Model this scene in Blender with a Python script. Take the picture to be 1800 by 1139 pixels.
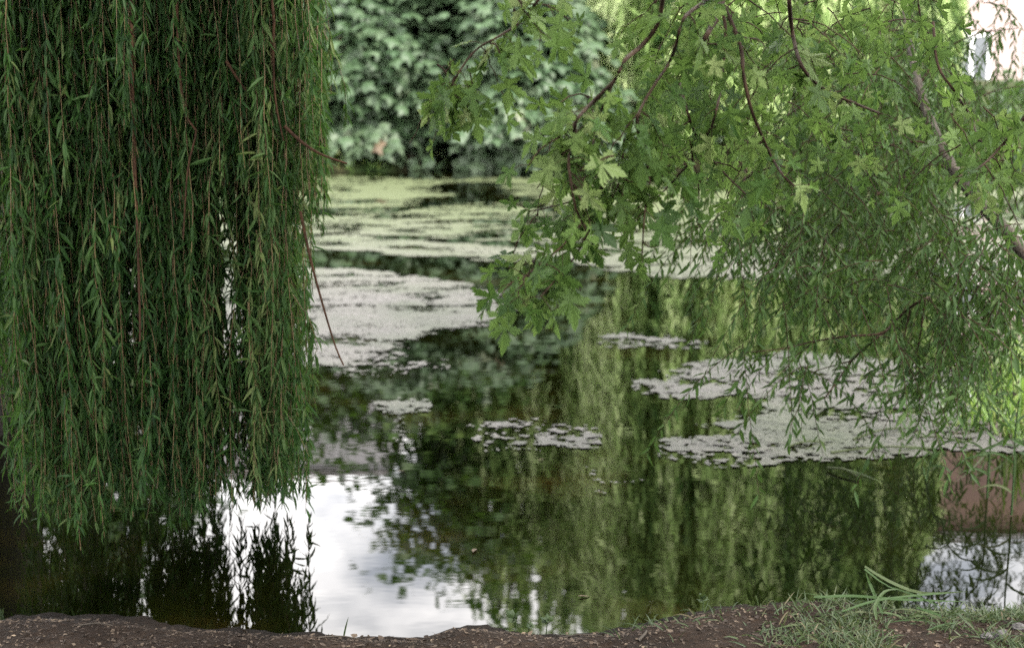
import bpy, math, random
import numpy as np
from math import radians, tan, atan, sin, cos, pi
rng = np.random.default_rng(7); random.seed(7)
for o in list(bpy.data.objects): bpy.data.objects.remove(o)
sc = bpy.context.scene; col = sc.collection

# ------------------------------------------------------------------ camera
CAMZ = 1.75; F = 2500.0; W, H = 1800.0, 1139.0; HOR = 130.0
PITCH = atan((H/2-HOR)/F)
cam = bpy.data.cameras.new('camera'); camo = bpy.data.objects.new('camera', cam); col.objects.link(camo)
cam.sensor_width = 36; cam.lens = 50; cam.clip_start = .1; cam.clip_end = 3000
camo.location = (0, 0, CAMZ); camo.rotation_euler = (pi/2-PITCH, 0, 0)
cam.dof.use_dof = True; cam.dof.focus_distance = 4.2; cam.dof.aperture_fstop = 2.9
sc.camera = camo

# ------------------------------------------------------------------ sky, sun, exposure
SUN_EL, SUN_AZ = radians(46), radians(132)      # azimuth measured from straight ahead towards the right
wd = bpy.data.worlds.new('World'); sc.world = wd; wd.use_nodes = True
nt = wd.node_tree; N = nt.nodes; L = nt.links; N.clear()
out = N.new('ShaderNodeOutputWorld'); bg = N.new('ShaderNodeBackground'); bg.inputs[1].default_value = .12
sky = N.new('ShaderNodeTexSky'); sky.sky_type = 'NISHITA'; sky.sun_disc = False
sky.sun_elevation = SUN_EL; sky.sun_rotation = SUN_AZ
tc = N.new('ShaderNodeTexCoord'); mp = N.new('ShaderNodeMapping'); mp.inputs['Scale'].default_value = (1, 1, 2.2); mp.inputs['Location'].default_value = (.35, .1, .15)
nz = N.new('ShaderNodeTexNoise'); nz.inputs['Scale'].default_value = 3.1; nz.inputs['Detail'].default_value = 6; nz.inputs['Roughness'].default_value = .55
cr = N.new('ShaderNodeValToRGB'); cr.color_ramp.elements[0].position = .36; cr.color_ramp.elements[1].position = .45
cr.color_ramp.elements[0].color = (.28, .28, .28, 1); cr.color_ramp.elements[1].color = (1, 1, 1, 1)
mx = N.new('ShaderNodeMix'); mx.data_type = 'RGBA'; mx.inputs['B'].default_value = (23, 22.4, 22.2, 1)
L.new(tc.outputs['Generated'], mp.inputs[0]); L.new(mp.outputs[0], nz.inputs['Vector']); L.new(nz.outputs['Fac'], cr.inputs[0])
L.new(cr.outputs[0], mx.inputs['Factor']); L.new(sky.outputs[0], mx.inputs['A']); L.new(mx.outputs['Result'], bg.inputs[0]); L.new(bg.outputs[0], out.inputs[0])
sun = bpy.data.lights.new('sun', 'SUN'); sun.energy = 4.0; sun.angle = radians(2); sun.color = (1, .95, .86)
suno = bpy.data.objects.new('sun', sun); col.objects.link(suno)
from mathutils import Vector
sd = Vector((sin(SUN_AZ)*cos(SUN_EL), cos(SUN_AZ)*cos(SUN_EL), sin(SUN_EL)))
suno.rotation_euler = sd.to_track_quat('Z', 'Y').to_euler(); suno.location = sd*60
sc.view_settings.view_transform = 'Standard'; sc.view_settings.look = 'None'; sc.view_settings.gamma = 1
sc.view_settings.exposure = 1.6
sc.cycles.max_bounces = 8; sc.cycles.diffuse_bounces = 3; sc.cycles.glossy_bounces = 4; sc.cycles.transmission_bounces = 4
sc.cycles.sample_clamp_indirect = 6; sc.cycles.use_denoising = False
sc.cycles.caustics_reflective = False; sc.cycles.caustics_refractive = False

# ------------------------------------------------------------------ pixel -> world helpers (photograph is 1800 x 1139)
def ray(px, py):
    a = (px-W/2)/F; b = -(py-H/2)/F
    return np.array([a, cos(PITCH)+b*sin(PITCH), -sin(PITCH)+b*cos(PITCH)])
def at(px, py, Y):
    d = ray(px, py); return d*(Y/d[1])+np.array([0, 0, CAMZ])
def on(px, py, z=0.):
    d = ray(px, py); t = (z-CAMZ)/d[2]; return d*t+np.array([0, 0, CAMZ])
def project(P):
    P = np.asarray(P, float); x = P[:, 0]; y = P[:, 1]; z = P[:, 2]-CAMZ
    f = y*cos(PITCH)-z*sin(PITCH); u = y*sin(PITCH)+z*cos(PITCH)
    return W/2+F*x/f, H/2-F*u/f

# ------------------------------------------------------------------ numpy noise
_perm = np.random.default_rng(3).random(65536)
def vnoise(x, y, seed=0):
    xi = np.floor(x).astype(np.int64); yi = np.floor(y).astype(np.int64); fx = x-xi; fy = y-yi
    fx = fx*fx*(3-2*fx); fy = fy*fy*(3-2*fy)
    def h(a, b): return _perm[(a*73856093 ^ b*19349663 ^ (seed*83492791)) & 65535]
    return (h(xi, yi)*(1-fx)+h(xi+1, yi)*fx)*(1-fy)+(h(xi, yi+1)*(1-fx)+h(xi+1, yi+1)*fx)*fy
def fbm(x, y, oct=4, seed=0):
    s = 0; a = .5; t = 0
    for k in range(oct):
        s = s+a*vnoise(x*2**k+17.3*k, y*2**k+5.1*k, seed+k); t += a; a *= .55
    return s/t
def sstep(a, b, x):
    t = np.clip((x-a)/(b-a), 0, 1); return t*t*(3-2*t)
def unit(v):
    v = np.asarray(v, float); return v/np.maximum(np.linalg.norm(v, axis=-1, keepdims=True), 1e-9)

# ------------------------------------------------------------------ materials
def new_mat(name):
    m = bpy.data.materials.new(name); m.use_nodes = True; t = m.node_tree; t.nodes.clear()
    return m, t.nodes, t.links, t.nodes.new('ShaderNodeOutputMaterial')
def ramp(n, stops):
    r = n.new('ShaderNodeValToRGB'); e = r.color_ramp.elements
    while len(e) < len(stops): e.new(.5)
    for k, (p, c) in enumerate(stops): e[k].position = p; e[k].color = (*c, 1)
    return r
def leaf_mat(name, stops, trans=.35, tcol=(.16, .26, .04), rough=.42, spec=.5):
    m, n, l, o = new_mat(name)
    at_ = n.new('ShaderNodeAttribute'); at_.attribute_name = 'tint'
    r = ramp(n, stops); l.new(at_.outputs['Fac'], r.inputs[0])
    p = n.new('ShaderNodeBsdfPrincipled'); p.inputs['Roughness'].default_value = rough; p.inputs['Specular IOR Level'].default_value = spec
    l.new(r.outputs[0], p.inputs['Base Color'])
    t = n.new('ShaderNodeBsdfTranslucent')
    mm = n.new('ShaderNodeMix'); mm.data_type = 'RGBA'; mm.inputs['Factor'].default_value = .6; mm.inputs['B'].default_value = (*tcol, 1)
    l.new(r.outputs[0], mm.inputs['A']); l.new(mm.outputs['Result'], t.inputs[0])
    s = n.new('ShaderNodeMixShader'); s.inputs[0].default_value = trans
    l.new(p.outputs[0], s.inputs[1]); l.new(t.outputs[0], s.inputs[2]); l.new(s.outputs[0], o.inputs[0])
    return m
def noisy_mat(name, stops, scale=8., rough=.85, bump=.3, stretch=(1, 1, 1), detail=6, bscale=None, spec=.3, dist=.02):
    m, n, l, o = new_mat(name)
    tc = n.new('ShaderNodeTexCoord'); mp = n.new('ShaderNodeMapping'); mp.inputs['Scale'].default_value = stretch
    l.new(tc.outputs['Object'], mp.inputs[0])
    nz = n.new('ShaderNodeTexNoise'); nz.inputs['Scale'].default_value = scale; nz.inputs['Detail'].default_value = detail; nz.inputs['Roughness'].default_value = .65
    l.new(mp.outputs[0], nz.inputs['Vector'])
    r = ramp(n, stops); l.new(nz.outputs['Fac'], r.inputs[0])
    p = n.new('ShaderNodeBsdfPrincipled'); p.inputs['Roughness'].default_value = rough; p.inputs['Specular IOR Level'].default_value = spec
    l.new(r.outputs[0], p.inputs['Base Color'])
    if bump:
        n2 = n.new('ShaderNodeTexNoise'); n2.inputs['Scale'].default_value = bscale or scale*4; n2.inputs['Detail'].default_value = 8
        l.new(mp.outputs[0], n2.inputs['Vector'])
        b = n.new('ShaderNodeBump'); b.inputs['Strength'].default_value = bump; b.inputs['Distance'].default_value = dist
        l.new(n2.outputs['Fac'], b.inputs['Height']); l.new(b.outputs[0], p.inputs['Normal'])
    l.new(p.outputs[0], o.inputs[0]); return m

M = {}
M['willow_leaf'] = leaf_mat('willow_leaf', [(0, (.006, .022, .005)), (.45, (.0155, .043, .009)), (.8, (.033, .066, .018)), (1, (.064, .085, .028))], .4, (.058, .122, .018), .55, .14)
M['maple_leaf'] = leaf_mat('maple_leaf', [(0, (.008, .026, .005)), (.35, (.028, .062, .012)), (.75, (.068, .115, .028)), (1, (.13, .165, .065))], .45, (.115, .185, .04), .52, .14)
M['osier_leaf'] = leaf_mat('osier_leaf', [(0, (.0085, .023, .005)), (.5, (.022, .048, .011)), (.85, (.046, .077, .024)), (1, (.085, .108, .05))], .38, (.075, .13, .022), .55, .15)
M['bush_leaf'] = leaf_mat('bush_leaf', [(0, (.024, .05, .021)), (.5, (.042, .073, .034)), (.9, (.07, .102, .056)), (1, (.11, .08, .05))], .25, (.08, .16, .04), .5, .35)
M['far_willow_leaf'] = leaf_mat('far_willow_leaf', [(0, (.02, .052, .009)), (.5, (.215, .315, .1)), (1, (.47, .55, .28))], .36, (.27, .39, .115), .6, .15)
M['dark_tree_leaf'] = leaf_mat('dark_tree_leaf', [(0, (.012, .035, .008)), (.6, (.04, .085, .018)), (1, (.085, .13, .03))], .3, (.1, .2, .025), .45)
M['sedge'] = leaf_mat('sedge', [(0, (.04, .085, .015)), (.6, (.085, .15, .03)), (1, (.16, .18, .06))], .4, (.25, .4, .06), .4)
M['reed'] = leaf_mat('reed', [(0, (.014, .028, .01)), (.6, (.022, .042, .014)), (1, (.045, .052, .026))], .28, (.07, .12, .02), .6, .12)
M['grass'] = leaf_mat('grass', [(0, (.012, .024, .008)), (.6, (.022, .037, .012)), (.94, (.036, .045, .018)), (1, (.07, .055, .032))], .28, (.07, .1, .025), .6, .3)
M['bark'] = noisy_mat('bark', [(.3, (.012, .0095, .007)), (.7, (.048, .039, .03))], 14, .9, .7, (1, 1, .25))
M['dark_bark'] = noisy_mat('dark_bark', [(.3, (.0035, .0028, .002)), (.7, (.012, .0095, .007))], 9, .95, .8, (1, 1, .2))
M['twig'] = noisy_mat('twig', [(.35, (.018, .0085, .005)), (.7, (.04, .02, .01))], 30, .8, 0, spec=.12)
M['maple_twig'] = noisy_mat('maple_twig', [(.35, (.013, .007, .0045)), (.7, (.032, .019, .011))], 30, .8, 0, spec=.12)
M['willow_twig'] = noisy_mat('willow_twig', [(.35, (.05, .031, .013)), (.7, (.1, .07, .03))], 20, .6, 0)
M['litter'] = leaf_mat('litter', [(0, (.012, .008, .006)), (.6, (.035, .025, .018)), (.96, (.06, .045, .032)), (1, (.13, .1, .07))], .05, (.2, .15, .08), .8, .2)
M['stone'] = noisy_mat('stone', [(.3, (.02, .019, .019)), (.7, (.055, .052, .052))], 25, .85, .5)
M['cream'] = noisy_mat('cream', [(.3, (.26, .205, .195)), (.7, (.3, .24, .23))], 1.5, .9, .05)
M['white'] = noisy_mat('white', [(.3, (.72, .72, .74)), (.7, (.8, .8, .81))], 1.5, .9, .05)
M['brown'] = noisy_mat('brown', [(.3, (.115, .074, .063)), (.7, (.145, .093, .08))], 3, .9, .15)
M['mauve'] = noisy_mat('mauve', [(.3, (.24, .23, .242)), (.7, (.29, .28, .295))], 1, .9, .05)
M['roofing'] = noisy_mat('roofing', [(.3, (.1, .09, .09)), (.7, (.16, .15, .15))], 3, .9, .1)
m, n, l, o = new_mat('glass'); p = n.new('ShaderNodeBsdfPrincipled'); p.inputs['Base Color'].default_value = (.06, .07, .08, 1); p.inputs['Roughness'].default_value = .08; l.new(p.outputs[0], o.inputs[0]); M['glass'] = m

# duckweed
m, n, l, o = new_mat('duckweed'); tc = n.new('ShaderNodeTexCoord')
nz = n.new('ShaderNodeTexNoise'); nz.inputs['Scale'].default_value = 1.1; nz.inputs['Detail'].default_value = 7; l.new(tc.outputs['Object'], nz.inputs['Vector'])
r = ramp(n, [(.3, (.031, .037, .024)), (.55, (.05, .048, .045)), (.8, (.062, .057, .059))]); l.new(nz.outputs['Fac'], r.inputs[0])
sx = n.new('ShaderNodeSeparateXYZ'); l.new(tc.outputs['Object'], sx.inputs[0])
mr = n.new('ShaderNodeMapRange'); mr.inputs[1].default_value = 11; mr.inputs[2].default_value = 19; l.new(sx.outputs['Y'], mr.inputs[0])
mm = n.new('ShaderNodeMix'); mm.data_type = 'RGBA'; mm.inputs['B'].default_value = (.055, .066, .031, 1); l.new(mr.outputs[0], mm.inputs['Factor']); l.new(r.outputs[0], mm.inputs['A'])  # sky sheen on near mats and sunlight on far ones put into base colour
n2 = n.new('ShaderNodeTexNoise'); n2.inputs['Scale'].default_value = 55; n2.inputs['Detail'].default_value = 4; l.new(tc.outputs['Object'], n2.inputs['Vector'])
r2 = ramp(n, [(.36, (.45, .55, .38)), (.5, (1, 1, 1)), (.62, (1.12, 1.1, 1.08))]); l.new(n2.outputs['Fac'], r2.inputs[0])
m2 = n.new('ShaderNodeMix'); m2.data_type = 'RGBA'; m2.blend_type = 'MULTIPLY'; m2.inputs['Factor'].default_value = 1; l.new(mm.outputs['Result'], m2.inputs['A']); l.new(r2.outputs[0], m2.inputs['B']); mm = m2
b = n.new('ShaderNodeBump'); b.inputs['Strength'].default_value = .5; b.inputs['Distance'].default_value = .006; l.new(n2.outputs['Fac'], b.inputs['Height'])
p = n.new('ShaderNodeBsdfPrincipled'); p.inputs['Roughness'].default_value = .6; p.inputs['Specular IOR Level'].default_value = .22; l.new(mm.outputs['Result'], p.inputs['Base Color']); l.new(b.outputs[0], p.inputs['Normal']); l.new(p.outputs[0], o.inputs[0]); M['duckweed'] = m

# pond water: murky body under a mirror-smooth dielectric surface
m, n, l, o = new_mat('pond_water'); tc = n.new('ShaderNodeTexCoord')
mp = n.new('ShaderNodeMapping'); mp.inputs['Scale'].default_value = (.55, 1, 1); l.new(tc.outputs['Object'], mp.inputs[0])
n1 = n.new('ShaderNodeTexNoise'); n1.inputs['Scale'].default_value = 4.2; n1.inputs['Detail'].default_value = 3; l.new(mp.outputs[0], n1.inputs['Vector'])
b = n.new('ShaderNodeBump'); b.inputs['Strength'].default_value = .012; b.inputs['Distance'].default_value = .035; l.new(n1.outputs['Fac'], b.inputs['Height'])
n2 = n.new('ShaderNodeTexNoise'); n2.inputs['Scale'].default_value = 1.3; n2.inputs['Detail'].default_value = 5; l.new(tc.outputs['Object'], n2.inputs['Vector'])
r = ramp(n, [(.4, (.0004, .0007, .0001)), (.56, (.002, .0024, .0004)), (.72, (.0075, .0052, .0012))]); l.new(n2.outputs['Fac'], r.inputs[0])
p = n.new('ShaderNodeBsdfPrincipled'); p.inputs['Roughness'].default_value = .015; p.inputs['IOR'].default_value = 1.333
l.new(r.outputs[0], p.inputs['Base Color']); l.new(b.outputs[0], p.inputs['Normal']); l.new(p.outputs[0], o.inputs[0]); M['water'] = m

# ground: dark trodden soil, turning to turf away from the near shore
m, n, l, o = new_mat('ground'); tc = n.new('ShaderNodeTexCoord')
n1 = n.new('ShaderNodeTexNoise'); n1.inputs['Scale'].default_value = 3.2; n1.inputs['Detail'].default_value = 10; n1.inputs['Roughness'].default_value = .7; l.new(tc.outputs['Object'], n1.inputs['Vector'])
r1 = ramp(n, [(.3, (.005, .0029, .0018)), (.5, (.0118, .0071, .0044)), (.72, (.021, .0136, .0092))]); l.new(n1.outputs['Fac'], r1.inputs[0])
n3 = n.new('ShaderNodeTexNoise'); n3.inputs['Scale'].default_value = 60; n3.inputs['Detail'].default_value = 5; l.new(tc.outputs['Object'], n3.inputs['Vector'])
r3 = ramp(n, [(.3, (.45, .45, .45)), (.6, (1, 1, 1)), (.75, (1.5, 1.4, 1.3))]); l.new(n3.outputs['Fac'], r3.inputs[0])
mu = n.new('ShaderNodeMix'); mu.data_type = 'RGBA'; mu.blend_type = 'MULTIPLY'; mu.inputs['Factor'].default_value = 1; l.new(r1.outputs[0], mu.inputs['A']); l.new(r3.outputs[0], mu.inputs['B'])
sx = n.new('ShaderNodeSeparateXYZ'); l.new(tc.outputs['Object'], sx.inputs[0])
mr = n.new('ShaderNodeMapRange'); mr.inputs[1].default_value = 25.2; mr.inputs[2].default_value = 25.8; l.new(sx.outputs['Y'], mr.inputs[0])
r4 = ramp(n, [(.4, (.014, .03, .006)), (.55, (.022, .03, .009)), (.7, (.034, .022, .014))]); n4 = n.new('ShaderNodeTexNoise'); n4.inputs['Scale'].default_value = .7; l.new(tc.outputs['Object'], n4.inputs['Vector']); l.new(n4.outputs['Fac'], r4.inputs[0])
mg = n.new('ShaderNodeMix'); mg.data_type = 'RGBA'; l.new(mr.outputs[0], mg.inputs['Factor']); l.new(mu.outputs['Result'], mg.inputs['A']); l.new(r4.outputs[0], mg.inputs['B'])
mw = n.new('ShaderNodeMapRange'); mw.inputs[1].default_value = .012; mw.inputs[2].default_value = .055; mw.inputs[3].default_value = .4; mw.inputs[4].default_value = 1; l.new(sx.outputs['Z'], mw.inputs[0])
m3 = n.new('ShaderNodeMix'); m3.data_type = 'RGBA'; m3.blend_type = 'MULTIPLY'; m3.inputs['Factor'].default_value = 1; l.new(mg.outputs['Result'], m3.inputs['A']); l.new(mw.outputs[0], m3.inputs['B']); mg = m3
b = n.new('ShaderNodeBump'); b.inputs['Strength'].default_value = .9; b.inputs['Distance'].default_value = .016
n5 = n.new('ShaderNodeTexNoise'); n5.inputs['Scale'].default_value = 40; n5.inputs['Detail'].default_value = 8; n5.inputs['Roughness'].default_value = .7; l.new(tc.outputs['Object'], n5.inputs['Vector']); l.new(n5.outputs['Fac'], b.inputs['Height'])
p = n.new('ShaderNodeBsdfPrincipled'); p.inputs['Roughness'].default_value = .9; p.inputs['Specular IOR Level'].default_value = .1
l.new(mg.outputs['Result'], p.inputs['Base Color']); l.new(b.outputs[0], p.inputs['Normal']); l.new(p.outputs[0], o.inputs[0]); M['ground'] = m

# ------------------------------------------------------------------ mesh building
class Acc:
    """collects templates, tubes and ribbons; build() links them as ONE mesh object"""
    def __init__(s): s.v = []; s.l = []; s.st = []; s.t = []; s.sm = []; s.nv = 0; s.nl = 0
    def add(s, verts, loops, sizes, tint, smooth=False):
        verts = np.asarray(verts, float).reshape(-1, 3)
        s.v.append(verts); s.l.append(np.asarray(loops, np.int64)+s.nv)
        sizes = np.asarray(sizes, np.int64); s.st.append(s.nl+np.concatenate([[0], np.cumsum(sizes)[:-1]]))
        s.t.append(np.broadcast_to(tint, (len(verts),)).astype(float)); s.sm.append(np.full(len(sizes), smooth))
        s.nv += len(verts); s.nl += int(sizes.sum())
    def leaves(s, T, pos, axis, nrm, size, tint, width=1.):
        tv, tf = T; pos = np.asarray(pos, float); n = len(pos)
        if n == 0: return
        y = unit(axis); x = unit(np.cross(y, nrm)); z = np.cross(x, y)
        size = np.broadcast_to(size, (n,)); width = np.broadcast_to(width, (n,))
        V = (tv[None, :, 0, None]*x[:, None]*width[:, None, None]+tv[None, :, 1, None]*y[:, None]+tv[None, :, 2, None]*z[:, None])*size[:, None, None]+pos[:, None]
        loops0 = np.concatenate([np.array(f) for f in tf]); sizes0 = np.array([len(f) for f in tf])
        loops = (loops0[None]+len(tv)*np.arange(n)[:, None]).ravel()
        s.add(V.reshape(-1, 3), loops, np.tile(sizes0, n), np.repeat(np.broadcast_to(tint, (n,)), len(tv)))
    def tube(s, pts, r0, r1, k=5, tint=.5):
        pts = np.asarray(pts, float); n = len(pts)
        if n < 2: return
        t = unit(np.gradient(pts, axis=0)); ref = np.where(np.abs(t[:, 2:3]) > .85, [[1., 0, 0]], [[0, 0, 1.]])
        a = unit(np.cross(t, ref)); b = np.cross(t, a)
        r = np.linspace(r0, r1, n) if np.isscalar(r0) else np.asarray(r0)
        th = np.arange(k)*2*pi/k
        V = pts[:, None]+r[:, None, None]*(np.cos(th)[None, :, None]*a[:, None]+np.sin(th)[None, :, None]*b[:, None])
        i = np.arange(n-1)[:, None]*k; j = np.arange(k)[None]; j2 = (j+1) % k
        q = np.stack([i+j, i+j2, i+k+j2, i+k+j], -1).reshape(-1)
        s.add(V.reshape(-1, 3), q, np.full((n-1)*k, 4), tint, True)
    def ribbon(s, pts, w, nrm, tint, fold=.25):
        pts = np.asarray(pts, float); n = len(pts); t = unit(np.gradient(pts, axis=0))
        x = unit(np.cross(t, nrm)); z = np.cross(x, t); w = np.asarray(w)
        V = np.stack([pts-x*w[:, None]+z*fold*w[:, None], pts, pts+x*w[:, None]+z*fold*w[:, None]], 1)
        i = np.arange(n-1)[:, None]*3
        q = np.concatenate([np.concatenate([i, i+1, i+4, i+3], 1), np.concatenate([i+1, i+2, i+5, i+4], 1)]).reshape(-1)
        s.add(V.reshape(-1, 3), q, np.full(2*(n-1), 4), tint)
    def box(s, x0, y0, z0, x1, y1, z1):
        V = [(x0,y0,z0),(x1,y0,z0),(x1,y1,z0),(x0,y1,z0),(x0,y0,z1),(x1,y0,z1),(x1,y1,z1),(x0,y1,z1)]
        s.add(V, [0,3,2,1, 4,5,6,7, 0,1,5,4, 1,2,6,5, 2,3,7,6, 3,0,4,7], [4]*6, .5)
    def build(s, name, mat, parent=None, origin=(0, 0, 0)):
        V = np.concatenate(s.v)-np.asarray(origin, float); Lp = np.concatenate(s.l); st = np.concatenate(s.st)
        me = bpy.data.meshes.new(name); me.vertices.add(len(V)); me.vertices.foreach_set('co', V.ravel().astype(np.float32))
        me.loops.add(len(Lp)); me.loops.foreach_set('vertex_index', Lp.astype(np.int32))
        me.polygons.add(len(st)); me.polygons.foreach_set('loop_start', st.astype(np.int32))
        me.polygons.foreach_set('use_smooth', np.concatenate(s.sm))
        me.update(calc_edges=True)
        a = me.attributes.new('tint', 'FLOAT', 'POINT'); a.data.foreach_set('value', np.concatenate(s.t).astype(np.float32))
        me.materials.append(M[mat] if isinstance(mat, str) else mat)
        o = bpy.data.objects.new(name, me); col.objects.link(o)
        if parent: o.parent = parent
        else: o.location = origin
        return o
def tag(o, label=None, cat=None, group=None, kind=None):
    if label: o['label'] = label
    if cat: o['category'] = cat
    if group: o['group'] = group
    if kind: o['kind'] = kind
    return o
def empty(name, loc): 
    e = bpy.data.objects.new(name, None); e.location = loc; e.empty_display_size = .2; col.objects.link(e); return e
def part(acc, name, mat, root): return acc.build(name, mat, root, tuple(root.location))

# leaf templates: x = width, y = along, z = normal
LANCE = (np.array([(0,0,0),(0,.32,-.03),(0,.68,-.09),(0,1,-.22),(-.075,.3,.01),(-.055,.68,-.06),(.075,.3,.01),(.055,.68,-.06)]),
         [(0,6,1),(0,1,4),(1,6,7,2),(1,2,5,4),(2,7,3),(2,3,5)])
LANCE_LITE = (np.array([(0,0,0),(-.08,.42,0),(0,1,-.12),(.08,.42,0)]), [(0,3,2,1)])
def _maple():
    h = [(.06,-.02),(.16,-.04),(.2,-.1),(.27,-.08),(.38,-.14),(.31,-.03),(.36,.0),(.27,.05),(.26,.11),(.08,.17),(.17,.22),(.27,.2),(.28,.27),(.4,.27),(.42,.36),(.54,.36),(.64,.52),(.5,.47),(.5,.56),(.39,.5),(.38,.6),(.29,.52),(.24,.47),(.055,.35),(.07,.46),(.16,.53),(.15,.6),(.26,.68),(.165,.69),(.2,.8),(.12,.78),(.11,.88)]
    pts = [(0,.02)]+h+[(0,1.02)]+[(-a,b) for a,b in reversed(h)]
    v = [(0,.3,.0)]+[(a,b,-.22*(a*a)-.14*max(0,b-.3)**2+.05*(abs(a)>.3)) for a,b in pts]
    n = len(pts); return np.array(v), [(0,1+i,1+(i+1)%n) for i in range(n)]
def _curl(T, fold, droop, twist):
    v, f = T; w = v.copy(); w[:, 2] += fold*np.abs(v[:, 0])-droop*v[:, 1]**2+twist*v[:, 0]*v[:, 1]; w[:, 0] *= 1-.5*abs(fold)**2; return w, f
MAPLE = _maple()
MAPLES = [MAPLE, _curl(MAPLE, .35, .25, 0), _curl(MAPLE, -.3, .1, .3), _curl(MAPLE, .1, .5, -.35), _curl(MAPLE, .6, .1, .1)]
BROAD = (np.array([(0,0,0),(.3,.12,-.04),(.5,.5,-.1),(.2,.62,-.06),(0,1,-.2),(-.2,.62,-.06),(-.5,.5,-.1),(-.3,.12,-.04),(0,.45,.03)]),
         [(8,0,1),(8,1,2),(8,2,3),(8,3,4),(8,4,5),(8,5,6),(8,6,7),(8,7,0)])
HEX = (np.array([(0,0,0),(.42,.3,-.05),(.25,.72,-.08),(0,1,-.15),(-.25,.72,-.08),(-.42,.3,-.05)]), [(0,1,2,3),(0,3,4,5)])

def catmull(P, step):
    P = np.asarray(P, float); out = []
    Q = np.concatenate([[2*P[0]-P[1]], P, [2*P[-1]-P[-2]]])
    for i in range(len(P)-1):
        a, b, c, d = Q[i:i+4]; n = max(1, int(np.linalg.norm(c-b)/step)); t = (np.arange(n)/n)[:, None]
        out.append(.5*((2*b)+(-a+c)*t+(2*a-5*b+4*c-d)*t*t+(-a+3*b-3*c+d)*t**3))
    return np.concatenate(out+[P[-1:]])

# ------------------------------------------------------------------ ground and pond
near_px = [(-150,1074),(0,1078),(100,1072),(240,1072),(300,1085),(400,1090),(500,1095),(620,1103),(740,1105),(800,1092),(850,1090),(900,1100),(960,1106),(1050,1101),(1130,1085),(1250,1058),(1400,1040),(1500,1046),(1600,1055),(1720,1062),(1800,1058),(1950,1040)]
NP_ = np.array([on(a, b, .03)[:2] for a, b in near_px])
def shore_s(x, y):
    """> 0 on land, < 0 in the pond (metres from the waterline)"""
    yn = np.interp(x, NP_[:, 0], NP_[:, 1])+.09*(fbm(x*2.7, x*0+3, 5, 5)-.5)
    s1 = yn-y
    s2 = y-(25.6+1.3*np.exp(-((x-.2)/2.35)**4)+1.6*(fbm(x*.16, x*0+1, 3, 9)-.5))
    xr = 2.2+.42*np.maximum(y, 0)+.5*(fbm(y*.5, y*0, 2, 4)-.5); s3 = x-xr
    xl = -2.6-.42*np.maximum(y, 0)+.5*(fbm(y*.5, y*0+9, 2, 4)-.5); s4 = xl-x
    s6 = .6*(1-np.sqrt(((x+3.5)/1.15)**2+((y-7.6)/1.5)**2))
    s5 = .55*(1-np.sqrt(((x-3.45)/.95)**2+((y-7.0)/1.75)**2))
    return np.maximum.reduce([s1, s2, s3, s4, s5, s6]), s2
def ground_z(x, y):
    s, s2 = shore_s(x, y)
    land = .012+.10*sstep(0, .35, s)+.10*sstep(.2, 3, s)+.035*(fbm(x*3, y*3, 4, 1)-.5)*sstep(0, .25, s)+.024*(fbm(x*16, y*16, 4, 2)-.5)
    far = sstep(-.1, .2, s2)*(.25*sstep(0, .5, s2)+.5*sstep(.5, 4, s2)+.6*sstep(4, 14, s2))
    bed = -.5*(1-np.exp(np.minimum(s, 0)/.7))+.004
    return np.where(s > 0, land+far, bed)
def axis_grid(lo, hi, fine, grow, ext):
    a = list(np.arange(lo, hi, fine)); st = fine; x = a[-1]
    while x < ext[1]: st = st*grow; x += st; a.append(x)
    st = fine; x = lo; b = []
    while x > ext[0]: st = st*grow; x -= st; b.append(x)
    return np.array(b[::-1]+a)
gx = axis_grid(-2.3, 2.3, .022, 1.09, (-600, 600)); gy = axis_grid(3.2, 5.4, .02, 1.07, (-60, 900))
X, Y = np.meshgrid(gx, gy); Z = ground_z(X, Y); nx, ny = len(gx), len(gy)
a = Acc(); i = (np.arange(ny-1)[:, None]*nx+np.arange(nx-1)[None]).ravel()
a.add(np.stack([X, Y, Z], -1).reshape(-1, 3), np.stack([i, i+1, i+nx+1, i+nx], -1).ravel(), np.full(len(i), 4), .5, True)
tag(a.build('ground', 'ground'), 'dark trodden soil of the pond bank, the pond bed and the turf of the far shore', 'ground', kind='structure')
a = Acc(); a.add([(-14, 2, 0), (14, 2, 0), (14, 30, 0), (-14, 30, 0)], [0, 1, 2, 3], [4], .5)
tag(a.build('water', 'water'), 'still dark pond water mirroring trees, buildings and sky', 'water', kind='structure')

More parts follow.
